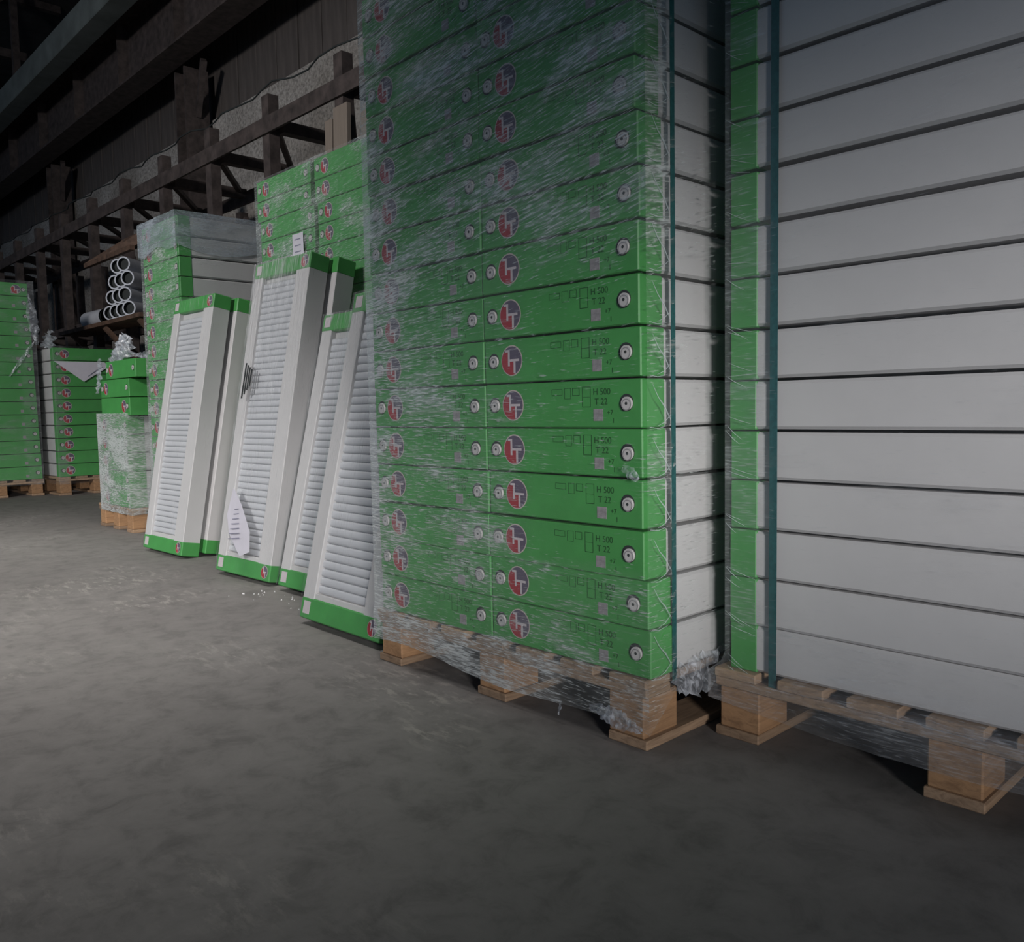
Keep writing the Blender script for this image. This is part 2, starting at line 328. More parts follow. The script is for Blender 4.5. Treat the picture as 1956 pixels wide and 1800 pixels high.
# ------------------------------------------------------------------ steel rack along the wall
RV0, RV1, RZ = 3.80, 4.72, 3.62
rack = thing('steel_rack', 'long rusty steel storage rack standing along the back wall', 'rack', (0, 0, 0))
posts = [-5.85 - 1.18*i for i in range(-3, 17)]
pm = MB().box(-.06, .06, -.05, .05, 0, RZ).mesh('post', 'steel'); pm2 = MB().box(-.05, .05, -.05, .05, 0, RZ-.45).mesh('rear_post', 'steel')
cross = MB().box(-.05, .05, RV0+.05, RV1-.05, -.05, .05).mesh('cross_bar', 'steel')
for i, u in enumerate(posts):
    link('post', pm, rack, (u, RV0, 0)); link('rear_post', pm2, rack, (u-.1, RV1, 0))
    link('cross_bar', cross, rack, (u+.09, 0, RZ-.28))
    link('cross_bar', cross, rack, (u+.09, 0, 2.05))
    if i < len(posts)-1:
        d = MB().bar((u, RV0+.05, RZ-.25), (u-1.18, RV1-.05, RZ-.25), .05, .05).mesh('diagonal', 'steel'); link('diagonal', d, rack)
        if i % 2:
            d = MB().bar((u-.1, RV1, .4), (u-1.2, RV1, 3.1), .06, .05, upv=(0, 1, 0)).mesh('brace', 'steel'); link('brace', d, rack)
        if i > 5:
            d = MB().bar((u, RV0, 2.1), (u-1.1, RV0+.35, 0.3), .07, .06, upv=(0, 1, 0)).mesh('brace', 'rust'); link('brace', d, rack)
L0, L1 = posts[-1]-.5, posts[0]+.5
link('front_rail', MB().box(L0, L1, RV0-.075, RV0-.05, RZ-.34, RZ-.20).mesh('front_rail', 'steel'), rack)
link('rear_rail', MB().box(L0, L1, RV1-.075, RV1-.05, RZ-.40, RZ-.26).mesh('rear_rail', 'steel'), rack)
for z in (2.05, 1.45):
    link('shelf_rail', MB().box(L0, -9.6, RV0+.05, RV0+.12, z-.06, z+.06).mesh('shelf_rail', 'rust' if z < 2 else 'steel'), rack)
    link('shelf_rail', MB().box(L0, -9.6, RV1-.12, RV1-.05, z-.06, z+.06).mesh('shelf_rail', 'steel'), rack)
cb = MB()
pts = [(L1 - i*(L1-L0)/90, 4.0 + .04*math.sin(i*1.7), RZ+.22 + .012*math.sin(i*.9) + (.02 if i % 7 == 0 else 0)) for i in range(91)]
for a, b in zip(pts, pts[1:]): cb.tube(a, b, .008, 6, cap=False)
tag(link('cable', cb.mesh('cable', 'dark')), 'thin dark cable strung along the top of the steel rack', 'cable')
# welded bracket frame and shelf inside the rack
br = rack
zf = 2.62
for a, b in (((-10.9, 3.42, zf), (-9.4, 3.42, zf)), ((-10.9, 3.42, zf), (-10.35, 3.72, zf+.25)), ((-10.35, 3.72, zf+.25), (-9.1, 3.72, zf+.25)), ((-10.25, 3.42, zf), (-10.0, 3.72, zf+.25)), ((-9.6, 3.42, zf), (-9.35, 3.72, zf+.25))):
    link('bracket_bar', MB().bar(a, b, .05, .05).mesh('bracket_bar', 'rust'), rack)
link('shelf_board', MB().bar((-12.0, 3.56, 1.90), (-9.2, 3.56, 1.90), .34, .045).mesh('shelf_board', 'rust'), rack)
for u in (-11.55, -10.37, -9.3): link('shelf_arm', MB().bar((u, 3.75, 1.5), (u, 3.42, 1.86), .05, .05).mesh('shelf_arm', 'rust'), rack)
# white pipes on the shelf
pp = [(-11.02, 3.56, 2.022, .100, .62, .03, 'long white pipe lying on the rack shelf at the left of the pipe pile')]
rows = (('bottom', (-10.29, -10.09, -9.89, -9.69), 2.004), ('second', (-10.19, -9.99, -9.79), 2.165), ('third', (-10.09, -9.89, -9.69), 2.326), ('top', (-9.99, -9.79), 2.487))
for rn, us, z in rows:
    for i, u in enumerate(us):
        pp.append((u, 3.56, z, .080, .34, 2.20, 'white pipe in the ' + rn + ' layer of the pipe pile, ' + ('first', 'second', 'third', 'fourth')[i] + ' from left'))
for (u, v, z, r, L, a, lb) in pp:
    t = thing('white_pipe', lb, 'pipe', (u, v, z), a, 'white pipes on the rack shelf')
    link('pipe_wall', MB().tube((-L/2, 0, 0), (L/2, 0, 0), r, 18, cap=False).tube((L/2, 0, 0), (-L/2, 0, 0), r*.8, 18, cap=False, mi=1).mesh('pipe_wall', 'pipe', 'dark'), t)
    link('pipe_rim', MB().disc(0, 0, r, 0, 18, r2=r*.8).mesh('pipe_rim', 'pipe'), t, (-L/2, 0, 0), (0, 0, -math.pi/2))
    link('bore_shade', MB().disc(0, 0, r*.8, 0, 18).mesh('bore_shade', 'dark'), t, (-L/2+.05, 0, 0), (0, 0, -math.pi/2))  # dark disc paints the shade inside the open pipe end
# pale planks behind the green stack
for i, (u, w, h, wd) in enumerate(((-5.92, .10, 3.10, 'narrow'), (-5.80, .19, 3.17, 'wide'), (-5.42, .16, 3.05, 'half-hidden'))):
    tag(link('plank', MB().cbox(0, w, 0, .04, 0, h, .003).mesh('plank', 'plank'), None, (u, 3.60, 0), (-.02, 0, 0)), 'upright pale wooden plank behind the green stack, the ' + wd + ' one', 'plank', 'upright planks at the rack')
# offcuts leaning between the posts
for i in range(10):
    link('leaning_bar', MB().bar((0, 0, 0), (random.uniform(-.35, .35), .32, random.uniform(1.6, 2.5)), .05, .05).mesh('leaning_bar', 'rust' if i % 3 == 0 else 'steel'), rack, (-9.4 - i*.62, 4.1, .03))

# ------------------------------------------------------------------ pallets
def pallet(label, u, v, W, D, rz=0.0, group='wooden pallets', H=0.178):
    t = thing('pallet', label, 'pallet', (u, v, 0), rz, group)
    bw = 0.112; z1 = .024; z2 = H-.048; z3 = H-.024
    run = MB().cbox(0, .124, 0, D, 0, z1, .003).mesh('runner_board', 'wood')
    blk = MB().cbox(0, bw, 0, .14, z1, z2, .004).mesh('block', 'block')
    strg = MB().cbox(0, W, 0, .10, z2, z3, .003).mesh('stringer_board', 'wood')
    for x in (0, W/2-.062, W-.124):
        link('runner_board', run, t, (x, 0, 0))
        for y in (0, D/2-.07, D-.14): link('block', blk, t, (x + (.012 if x == 0 else 0.006 if x < W-.2 else 0), y + (.004 if y == 0 else 0), 0))
    for y in (0, D/2-.05, D-.10): link('stringer_board', strg, t, (0, y, 0))
    n = max(4, round(W/.165)); dw = .118
    dk = MB().cbox(0, dw, 0, D, z3, H, .003).mesh('deck_board', 'wood')
    for i in range(n): link('deck_board', dk, t, (i*(W-dw)/(n-1), random.uniform(-.006, .002), 0))
    return t

# ------------------------------------------------------------------ radiator boxes
def badge_mesh(R=.0425, y=0.0):
    b = MB(); b.disc(0, 0, R, y-.0006, 26, 0); b.disc(0, 0, R*.92, y-.0010, 26, 1)
    r = R*.92
    # red field: left of the L, and below the bar of the T left of its stem
    pts = [(-.27, .09), (.28, .09)]
    a0 = -math.acos(.28); a1 = -2*math.pi + math.pi - math.asin(.62)
    for i in range(17):
        a = a0 + (a1-a0)*i/16; pts.append((math.cos(a), math.sin(a)))
    pts += [(-.27, .62)]
    # fan split into two convex-ish polygons
    low = [p for p in pts[1:] if p[1] <= .09] + [(-math.cos(math.asin(.09)), .09)]
    b.add([(x*r, y-.0014, z*r) for x, z in low][::-1], [tuple(range(len(low)))], 2)
    upr = [(-math.cos(math.asin(.09)), .09)] + [p for p in pts[2:] if p[1] > .09][:-1] + [(-.62, .62), (-.27, .62), (-.27, .09)]
    upr = [(-.27, .09), (-.27, .62), (-.78, .62), (-.93, .36), (-.995, .09)]
    b.add([(x*r, y-.0014, z*r) for x, z in upr], [tuple(range(len(upr)))], 2)
    for x0, x1, z0, z1 in ((-.36, -.17, -.40, .76), (-.17, .77, -.07, .10), (.20, .40, -.91, -.07), (-.62, -.36, .60, .76)):
        b.add([(x*r, y-.0018, z*r) for x, z in ((x0, z0), (x1, z0), (x1, z1), (x0, z1))], [(0, 1, 2, 3)], 3)
    return b.mesh('badge', 'ring', 'plum', 'red', 'letter')
BADGE = badge_mesh()
def plug_mesh(r=.0165):
    b = MB(); b.disc(-.004, .002, r*1.32, -.0006, 20, 1)  # dark offset disc: shade of the plug's recess, painted flat
    b.tube((0, 0, 0), (0, -.007, 0), r, 18, 0); b.disc(0, 0, r*.24, -.0074, 10, 1)
    b.disc(0, -.003, r*.9, -.0072, 18, 2, r2=r*.74)
    return b.mesh('plug', 'plug', 'dark', 'sticker')
PLUG = plug_mesh()
STICK = MB().box(0, .031, -.0008, 0, 0, .030).mesh('sticker', 'sticker')
def text_mesh(items):
    out = MB()
    for body, x, z, size in items:
        cu = bpy.data.curves.new('print', 'FONT'); cu.body = body; cu.size = size
        o = bpy.data.objects.new('print', cu); COL.objects.link(o)
        bpy.context.view_layer.update()
        me = bpy.data.meshes.new_from_object(o.evaluated_get(bpy.context.evaluated_depsgraph_get()))
        out.add([(v.co.x + x, 0, v.co.y + z) for v in me.vertices], [tuple(p.vertices) for p in me.polygons])
        bpy.data.objects.remove(o, do_unlink=True); bpy.data.curves.remove(cu); bpy.data.meshes.remove(me)
    return out
pr = text_mesh([('H 500', .406, .083, .023), ('T 22', .411, .058, .023), ('+7', .452, .032, .018), ('1', .468, .012, .018)])
def frame(b, x0, x1, z0, z1, w=.0014):
    for a in ((x0, x1, z0, z0+w), (x0, x1, z1-w, z1), (x0, x0+w, z0, z1), (x1-w, x1, z0, z1)): b.add([(a[0], 0, a[2]), (a[1], 0, a[2]), (a[1], 0, a[3]), (a[0], 0, a[3])], [(0, 1, 2, 3)])
frame(pr, .336, .360, .082, .102); frame(pr, .370, .398, .052, .104); frame(pr, .370, .398, .052, .078, .001); frame(pr, .262, .300, .084, .100, .001); frame(pr, .308, .330, .074, .102, .001)
PRINT = pr.mesh('printed_marks', 'print')
_cm = {}
def carton_meshes(w, l, h, cap):
    k = (w, l, h, cap)
    if k not in _cm:
        e = .0018
        body = MB().cbox(e, w-e, .012, l-.012, e, h-e, .007).mesh('carton', 'white')
        capm = MB().cbox(0, w, 0, cap, 0, h, .003).mesh('end_cap', 'green')
        _cm[k] = (body, capm)
    return _cm[k]
def radiator_box(label, loc, rz, w, l, h, group, cap=.075, detail=2, flip=False, rx=0, ry=0):
    """carton with a green cap on both ends; local -Y is the printed end"""
    t = thing('radiator_box', label, 'box', loc, rz, group); t.rotation_euler = (rx, ry, rz)
    body, capm = carton_meshes(w, l, h, cap)
    link('carton', body, t); link('end_cap', capm, t); link('end_cap', capm, t, (0, l-cap, 0))
    if detail >= 1:
        s = h/.119
        bx = w-.112 if flip else .112
        o = link('badge', BADGE, t, (bx, 0, h*.505)); o.scale = (s, 1, s)
        if detail >= 2 or not flip: link('plug', PLUG, t, (.043, 0, h*.5))
        link('plug', PLUG, t, (w-.042, 0, h*.5))
        if detail == 1.5: link('sticker', STICK, t, (w-.16, 0, .02))
    if detail >= 2:
        link('sticker', STICK, t, (.407, 0, .017)); link('printed_marks', PRINT, t, (0, -.0008, 0))
    return t

def film_shell(u0, u1, v0, v1, z0f, z1, c, haze, slope=lambda s, z: 0.0, nz=60, amp=.0025, seed=1, top=False, vert=False, uvoff=0.0, pitch=None, flare=0.0, zf=.175):
    """wrap of film around a stack: ring of points swept from bottom to top; z0f(side, t) is its lower edge"""
    rnd = random.Random(seed); vs = []; uvs = []; hz = []; fs = []; s0 = 0.0; tops = []
    n1 = max(6, int((u1-u0)/.045)); n2 = max(6, int((v1-v0)/.06))
    for side, (ax, ay, bx, by, n) in enumerate(((u0, v0, u1, v0, n1), (u1, v0, u1, v1, n2), (u1, v1, u0, v1, 8), (u0, v1, u0, v0, n2))):
        L = math.hypot(bx-ax, by-ay); nx, ny = (by-ay)/L, -(bx-ax)/L; k = len(vs)
        for i in range(n+1):
            t = i/n; zb = z0f(side, min(t, .9999))
            for j in range(nz+1):
                z = zb + (z1-zb)*j/nz; a = 0.0
                if 0 < i < n:
                    a = rnd.uniform(-amp, amp)
                    if pitch: a -= .5*amp*(1+math.cos(2*math.pi*(z-c)/pitch))
                fl = flare*min(1, max(0, (zf+.03-z)/.03)); ex = (2*(ax+(bx-ax)*t-u0)/(u1-u0)-1)*fl; ey = (2*(ay+(by-ay)*t-v0)/(v1-v0)-1)*fl
                vs.append((ax+(bx-ax)*t+nx*a+ex, ay+(by-ay)*t+ny*a+ey, z)); hz.append(haze(side, t, z))
                s = s0+L*t; w = z - slope(s, z)
                uvs.append((w+uvoff, s) if vert else (s+uvoff, w))
            if i < n: tops.append(k+i*(nz+1)+nz)
        fs += [(k+i*(nz+1)+j, k+(i+1)*(nz+1)+j, k+(i+1)*(nz+1)+j+1, k+i*(nz+1)+j+1) for i in range(n) for j in range(nz)]
        s0 += L
    if top:
        k = len(vs)
        for q in tops: vs.append(vs[q]); hz.append(hz[q]); uvs.append((vs[q][0], vs[q][1]))
        vs.append(((u0+u1)/2, (v0+v1)/2, z1+.004)); hz.append(.5); uvs.append(((u0+u1)/2, (v0+v1)/2)); m = len(tops)
        fs += [(k+i, k+(i+1) % m, k+m) for i in range(m)]
    return vs, fs, uvs, hz
def film_obj(name, data, m, parent=None, loc=(0, 0, 0), rot=(0, 0, 0)):
    vs, fs, uvs, hz = data
    me = bpy.data.meshes.new(name); me.from_pydata(vs, [], fs); me.materials.append(M[m])
    ul = me.uv_layers.new(name='UVMap')
    lv = [0]*len(me.loops); me.loops.foreach_get('vertex_index', lv)
    ul.data.foreach_set('uv', [c for i in lv for c in uvs[i]])
    at = me.attributes.new('haze', 'FLOAT', 'POINT'); at.data.foreach_set('value', hz)
    me.polygons.foreach_set('use_smooth', [True]*len(me.polygons)); me.update()
    return link(name, me, parent, loc, rot)
def crumple(p0, p1, width, n=26, m=9, amp=.02, seed=3, nrm=(0, -1, 0), sag=0.0, taper=0.3):
    """strip of crumpled film from p0 to p1"""
    r = random.Random(seed); a = Vector(p0); b = Vector(p1); d = b-a; N = Vector(nrm).normalized(); W = d.normalized().cross(N)
    vs = []; uvs = []; hz = []
    for i in range(n+1):
        t = i/n; wd = width*(taper + (1-taper)*math.sin(math.pi*min(1, max(0, t))))*r.uniform(.8, 1.15)
        for j in range(m+1):
            q = (j/m-.5)*wd
            p = a + d*t + W*q + N*(r.uniform(-amp, amp)+.6*amp*math.sin(i*1.3+j)) + Vector((0, 0, -sag*math.sin(math.pi*t)))
            p += d.normalized()*r.uniform(-amp, amp)*.6
            vs.append(tuple(p)); uvs.append((q*3, t*d.length*3)); hz.append(r.uniform(.5, 1.0))
    fs = [(i*(m+1)+j, (i+1)*(m+1)+j, (i+1)*(m+1)+j+1, i*(m+1)+j+1) for i in range(n) for j in range(m)]
    return vs, fs, uvs, hz

# ------------------------------------------------------------------ tall wrapped stack in the middle
V1 = 1.636
ZR = [.181, .3035, .4235, .550, .6735, .797, .9205, 1.046, 1.1705, 1.297, 1.4245, 1.5515, 1.678, 1.803, 1.929, 2.055, 2.18, 2.305]
UR = [-1.254, -1.261, -1.271, -1.276, -1.275, -1.277, -1.278, -1.281, -1.281, -1.279, -1.283, -1.288, -1.290, -1.291, -1.292, -1.293, -1.294]
US = [-1.829, -1.830, -1.832, -1.830, -1.836, -1.838, -1.840, -1.841, -1.842, -1.843, -1.842, -1.845, -1.846, -1.847, -1.848, -1.849, -1.85]
pallet('wooden pallet under the tall film-wrapped stack of green-ended boxes', -2.407, V1, 1.142, 1.04)
NR = len(ZR)-1
for k in range(NR):
    h = .1195
    for cidx, (x0, x1, cn) in enumerate(((US[k]-.5545, US[k]-.0015, 'left'), (US[k]+.0015, UR[k], 'right'))):
        radiator_box('green-ended white radiator box in the tall wrapped stack, ' + row_word(k, NR) + ' in the ' + cn + ' column',
                     (x0, V1 + random.uniform(.0, .005), ZR[k] + .0005), 0, round(x1-x0, 4), 1.0, h, 'boxes in the tall wrapped stack', cap=.093, ry=random.uniform(-.0022, .0022) if k else 0)
def z0_stack1(side, t):
    if side == 0: return .075 - .03*t + .012*math.sin(t*9)
    if side == 1: return .045 + min(1, t*7)*.125
    return .12
def haze1(side, t, z):
    if side == 0:
        h = .86 - .55*t
        clear = min(1, max(0, (t-.55)/.15)) * min(1, max(0, (z-.2)/.1))
        h *= 1 - .5*clear
        q = min(1, max(0, (z - 1.02 - .16*t)/.16)); h = h*(1-q) + q*max(h, .70 + .15*(z-1.15))
        if z < .45: h = max(h, .5)
        if z < .19: h = max(h, .95 if t < .75 else .7)
        return min(1, h)
    if side == 1: return (.46 + max(0, min(.4, (z-1.0)*.8))) if t < .095 else .25
    return .4
fs1 = film_shell(-2.412, -1.2505, V1-.010, V1+1.03, z0_stack1, 2.325, .181, haze1, slope=lambda s, z: max(0, min(1, (z-.85)/.6))*.16*s, nz=96, seed=4, pitch=.1248, flare=.004)
w1 = film_obj('stretch_film', fs1, 'film'); tag(w1, 'clear wrinkled stretch film wound round the tall stack and its pallet', 'film')
def folds(name, paths, parent):
    b = MB()
    for p, rs in paths:
        for i in range(len(p)-1): b.tube(p[i], p[i+1], rs[i], 5, r2=rs[i+1], cap=False)
    me = b.mesh(name, 'fold'); at = me.attributes.new('haze', 'FLOAT', 'POINT'); at.data.foreach_set('value', [.8]*len(me.vertices)); me.uv_layers.new(name='UVMap')
    link(name, me, parent)['kind'] = 'stuff'
paths = []
for k in range(NR):
    zt = ZR[k]+.104+random.uniform(-.006, .006); ub = -1.2495
    paths.append(([(ub, V1+.012, zt), (ub+.001, V1+.032, zt-.030), (ub+.001, V1+.056, zt-.052), (ub, V1+.082, zt-.085)], (.0006, .0012, .0022, .0010)))
    paths.append(([(ub, V1+.03, ZR[k]+.004), (ub+.001, V1+.055, ZR[k]+.012), (ub, V1+.082, ZR[k]+.030)], (.0005, .0012, .0006)))
    paths.append(([(ub, V1+.0, ZR[k]+.002), (ub+.001, V1+.03, ZR[k]-.002), (ub, V1+.07, ZR[k]+.004)], (.0012, .0012, .0005)))
folds('film_folds', paths, w1)
def band(label, segs, ax):
    b = MB()
    for s in segs: b.box(*s)
    return tag(link('strapping_band', b.mesh('strapping_band', 'band')), label, 'strap', 'teal plastic straps')
ub = -1.2530
band('dark teal plastic strap down the shaded side of the tall stack', [(ub, ub+.0015, V1+.089, V1+.106, .16, 2.331), (-2.43, ub, V1+.089, V1+.106, 2.3295, 2.331), (-2.43, -2.4285, V1+.089, V1+.106, .16, 2.331)], 0)
t = crumple((-1.243, V1+.085, .165), (-1.240, V1+.33, .185), .11, 26, 8, .007, 5, nrm=(1, 0, 0), sag=.02, taper=.5)
tag(film_obj('film_scrap', t, 'film_heavy'), 'crumpled bunch of clear film between the two big stacks above the pallet', 'film')
t = crumple((-1.240, V1+.24, .165), (-1.238, V1+.30, .060), .035, 16, 5, .006, 6, nrm=(1, 0, 0))
tag(film_obj('film_scrap', t, 'film_heavy'), 'thin torn tail of film hanging between the two big stacks', 'film')
t = crumple((-1.44, V1-.014, .078), (-1.270, V1-.014, .055), .050, 22, 6, .004, 8)
tag(film_obj('film_scrap', t, 'film_heavy'), 'crumpled lower edge of film on the front corner block of the middle pallet', 'film')
t = crumple((-1.545, V1-.010, .062), (-1.552, V1-.012, .025), .010, 8, 3, .003, 9)
tag(film_obj('film_scrap', t, 'film_heavy'), 'tiny wisp of film dangling below the middle pallet', 'film')
t = crumple((-1.322, V1-.016, .705), (-1.275, V1-.014, .672), .030, 14, 5, .004, 10)
tag(film_obj('film_scrap', t, 'film_heavy'), 'torn crumpled film beside a plug halfway up the tall stack', 'film')

# ------------------------------------------------------------------ stack at the right with the long white sides
V2 = 1.868
pallet('wooden pallet under the white-sided stack at the right', -1.213, V2-.012, 1.16, 1.13)
Z2 = [.178, .296, .4175, .540, .663, .786, .909, 1.035, 1.159, 1.287, 1.414, 1.540, 1.665, 1.79, 1.915, 2.04]
N2 = len(Z2)-1
for k in range(N2):
    for cidx, cn in ((0, 'front'), (1, 'rear')):
        off = random.uniform(-.0015, .003)
        radiator_box('white-sided radiator box in the right-hand stack, ' + row_word(k, N2) + ' in the ' + cn + ' row',
                     (-1.182+off, V2 + .556*(cidx+1) + random.uniform(0, .004), Z2[k]+.0005), -math.pi/2, .553, 1.15, .1190, 'boxes in the right-hand stack', detail=1)
def z0_stack2(side, t):
    if side == 0: return .105 - .028*math.sin(math.pi*min(1, t*1.2)) - .01*t
    if side == 3: return .105
    return .12
def haze2(side, t, z):
    if side == 0:
        h = .30
        if t < .09: h = .85
        if t > .3: h += .12
        if z < .3: h = .62
        if z < .18: h = 1.0
        return h
    return .7 if side == 3 else .3
fs2 = film_shell(-1.1855, -.020, V2-.011, V2+1.13, z0_stack2, 2.06, .178, haze2, slope=lambda s, z: max(0, min(1, (z-.9)/.5))*.05*s, nz=84, seed=11, pitch=.1245, uvoff=7.3, flare=.030)
w2 = film_obj('stretch_film', fs2, 'film_clear'); tag(w2, 'clear stretch film wound round the white-sided stack at the right', 'film')
paths = []
for k in range(N2):
    for q in range(3):
        x0 = -1.1845 + random.uniform(0, .012); z0 = Z2[k] + random.uniform(-.006, .05)
        x1 = x0 + random.uniform(.03, .085); z1 = z0 + random.uniform(-.035, .006); xm = (x0+x1)/2
        paths.append(([(x0, V2-.0125, z0), (xm, V2-.0135, z0*.45+z1*.55), (x1, V2-.0125, z1)], (.0004, .0011, .0003)))
folds('film_folds', paths, w2)
band('dark teal plastic strap down the lit front of the right-hand stack', [(-1.066, -1.046, V2-.0045, V2-.003, .150, 2.05), (-1.066, -1.046, V2-.0045, V2+1.12, 2.0635, 2.065), (-1.066, -1.046, V2-.0045, V2-.003, 2.05, 2.065)], 1)

# ------------------------------------------------------------------ leaning panel radiators
_rib = {}
def rib_mesh(w):
    if w not in _rib:
        pr_ = [(0, 0), (.0025, .0105), (.009, .0125), (.017, .013), (.025, .0125), (.0305, .010), (.0328, 0)]
        vs = [(x, -d, z) for x in (0, w) for z, d in pr_]; n = len(pr_)
        b = MB().add(vs, [(i+n, i+n+1, i+1, i)[::-1] for i in range(n-1)], 0, True)
        b.add([vs[i] for i in range(n)], [tuple(range(n))]); b.add([vs[n+i] for i in range(n)], [tuple(range(n))[::-1]])
        _rib[w] = b.mesh('rib', 'enamel')
    return _rib[w]
def panel_radiator(label, u, v, w, H, lean, rz=0.0, th=.112, ls=.088, rs=.125, ribs=True, ground=True, haze=.35, capH=.085, stick=True):
    phi = math.atan(lean/math.sqrt(max(.01, H*H-lean*lean)))
    t = thing('panel_radiator', label, 'radiator', (u, v, th*math.sin(phi)+.001), rz, 'panel radiators leaning in a row', rx=-phi)
    e = .002
    link('carton_back', MB().cbox(ls, w-rs, .030, th-e, .01, H-.01, .002).mesh('carton_back', 'white'), t)
    link('carton_edge', MB().cbox(e, ls, e, th-e, .01, H-.01, .003).mesh('carton_edge', 'white'), t)
    link('carton_edge', MB().cbox(w-rs, w-e, e, th-e, .01, H-.01, .003).mesh('carton_edge', 'white'), t)
    cm = MB().cbox(0, w, 0, th, 0, capH, .005).mesh('end_cap', 'green')
    link('carton_lip', MB().cbox(ls, w-rs, .006, .030, capH-.01, capH+.022, .002).mesh('carton_lip', 'white'), t)
    c1 = link('end_cap', cm, t); c2 = link('end_cap', cm, t, (0, 0, H-capH))
    if stick:
        st = MB().box(0, .05, -.001, 0, 0, .05).mesh('sticker', 'letter')
        link('sticker', st, c1, (.022, 0, .02))
        o = link('badge', BADGE, c1, (w-.05, 0, .045)); o.scale = (.75, 1, .75)
        o = link('badge', BADGE, c2, (w-.05, 0, .042)); o.scale = (.8, 1, .8)
        link('sticker', st, c2, (.022, 0, .02))
    if ribs:
        n = int((H-2*capH-.03)/.0335); rm = rib_mesh(round(w-rs-ls, 4))
        for i in range(n): link('rib', rm, t, (ls, .0295, capH+.024+i*.0335))
    if haze:
        sh = film_shell(-.005, w+.005, -.005, th+.005, lambda s, q: -.0 + .004, H+.004, .18, lambda s, q, z: (haze*(.35+.65*min(1, max(0, z/H)**1.5)) if s == 0 else haze*.35),
                        nz=40, amp=.0015, seed=int(H*1000), vert=True, uvoff=u)
        film_obj('film_wrap', sh, 'film_rad', t)
    return t
panel_radiator('shorter slatted white radiator leaning nearest the tall wrapped stack', -3.065, 1.700, .572, 1.347, .309, rz=-.02, haze=.75)
panel_radiator('slatted white radiator leaning half hidden behind the one nearest the tall stack', -3.708, 1.948, .545, 1.332, .309, rz=.015, haze=.75)
r2 = panel_radiator('tallest slatted white radiator leaning in the middle, with a paper slip near its foot', -4.364, 1.938, .550, 1.660, .308, rz=.035, haze=1.0)
panel_radiator('plain-sided radiator leaning directly behind the tallest one', -4.31, 2.075, .530, 1.645, .308, rz=.03, ribs=False, haze=0, stick=False)
panel_radiator('slatted white radiator leaning at the left end of the row', -5.476, 1.966, .548, 1.571, .279, rz=.03, haze=.4)
panel_radiator('radiator leaning directly behind the one at the left end of the row', -5.45, 2.105, .548, 1.55, .279, rz=.02, ribs=False, haze=0, stick=False)
# paper slip tucked under the film of the tallest radiator
sl = thing('paper_slip', 'crumpled printed paper slip near the foot of the tallest radiator', 'paper', (-4.235, 1.932, .105), 0.035, rx=-.185)
sl.rotation_euler = (-.185, -.12, .035)
link('sheet', MB().add([(.03, 0, .12), (.16, 0, 0), (.27, -.004, .02), (.27, -.010, .12), (.17, -.012, .26), (.06, -.008, .36), (0, -.004, .22)], [(0, 1, 2, 3), (0, 3, 4), (0, 4, 5, 6)]).mesh('sheet', 'paper'), sl)
for i in range(7):
    link('printed_line', MB().box(.05+.008*i, .17-.005*i, -.0135, -.0125, .09+.025*i, .094+.025*i).mesh('printed_line', 'ink'), sl)
# dark smear of scuffed tape on the tallest radiator
tp = thing('dark_tape', 'dark scuffed tape strips on the left edge of the tallest radiator', 'tape', (-4.278, 2.090, .925), 0.035, rx=-.185)
for i in range(4): link('tape_strip', MB().bar((.004+.022*i, -.010, .022*i), (.010+.022*i, -.010, .19-.012*i), .013, .002, upv=(0, 1, 0)).mesh('tape_strip', 'dark'), tp)

# ------------------------------------------------------------------ green double stack behind the radiators
VE = 2.56
ZE = 17
pallet('wooden pallet hidden under the green double stack behind the radiators', -4.93, VE, 1.36, 1.0)
for k in range(ZE):
    for cidx, cn in ((0, 'left'), (1, 'right')):
        radiator_box('green radiator box in the double stack behind the radiators, ' + row_word(k, ZE) + ' in the ' + cn + ' column',
                     (-4.925 + .675*cidx + random.uniform(-.006, .006) - (.02 if k > 14 else 0), VE + random.uniform(0, .006) + .05*(1-cidx)*0, .181 + k*.1222), 0, .63, 1.0, .1175, 'boxes in the green double stack', cap=.09, detail=1)
hE = lambda side, t, z: .62
tag(film_obj('stretch_film', film_shell(-4.955, -3.605, VE-.008, VE+1.01, lambda s, t: .12, 2.262, .18, hE, slope=lambda s, z: .10*s, nz=60, seed=21, pitch=.1222, uvoff=3.1), 'film'),
    'wrinkled clear film round the green double stack behind the radiators', 'film')
lb = thing('label_sheet', 'small white shipping label on the green double stack', 'label', (-4.50, VE-.016, 1.74))
link('sheet', MB().box(0, .12, -.001, 0, 0, .13).mesh('sheet', 'paper'), lb)
for i in range(3): link('printed_line', MB().box(.025, .09, -.002, -.001, .025+.035*i, .031+.035*i).mesh('printed_line', 'ink'), lb)

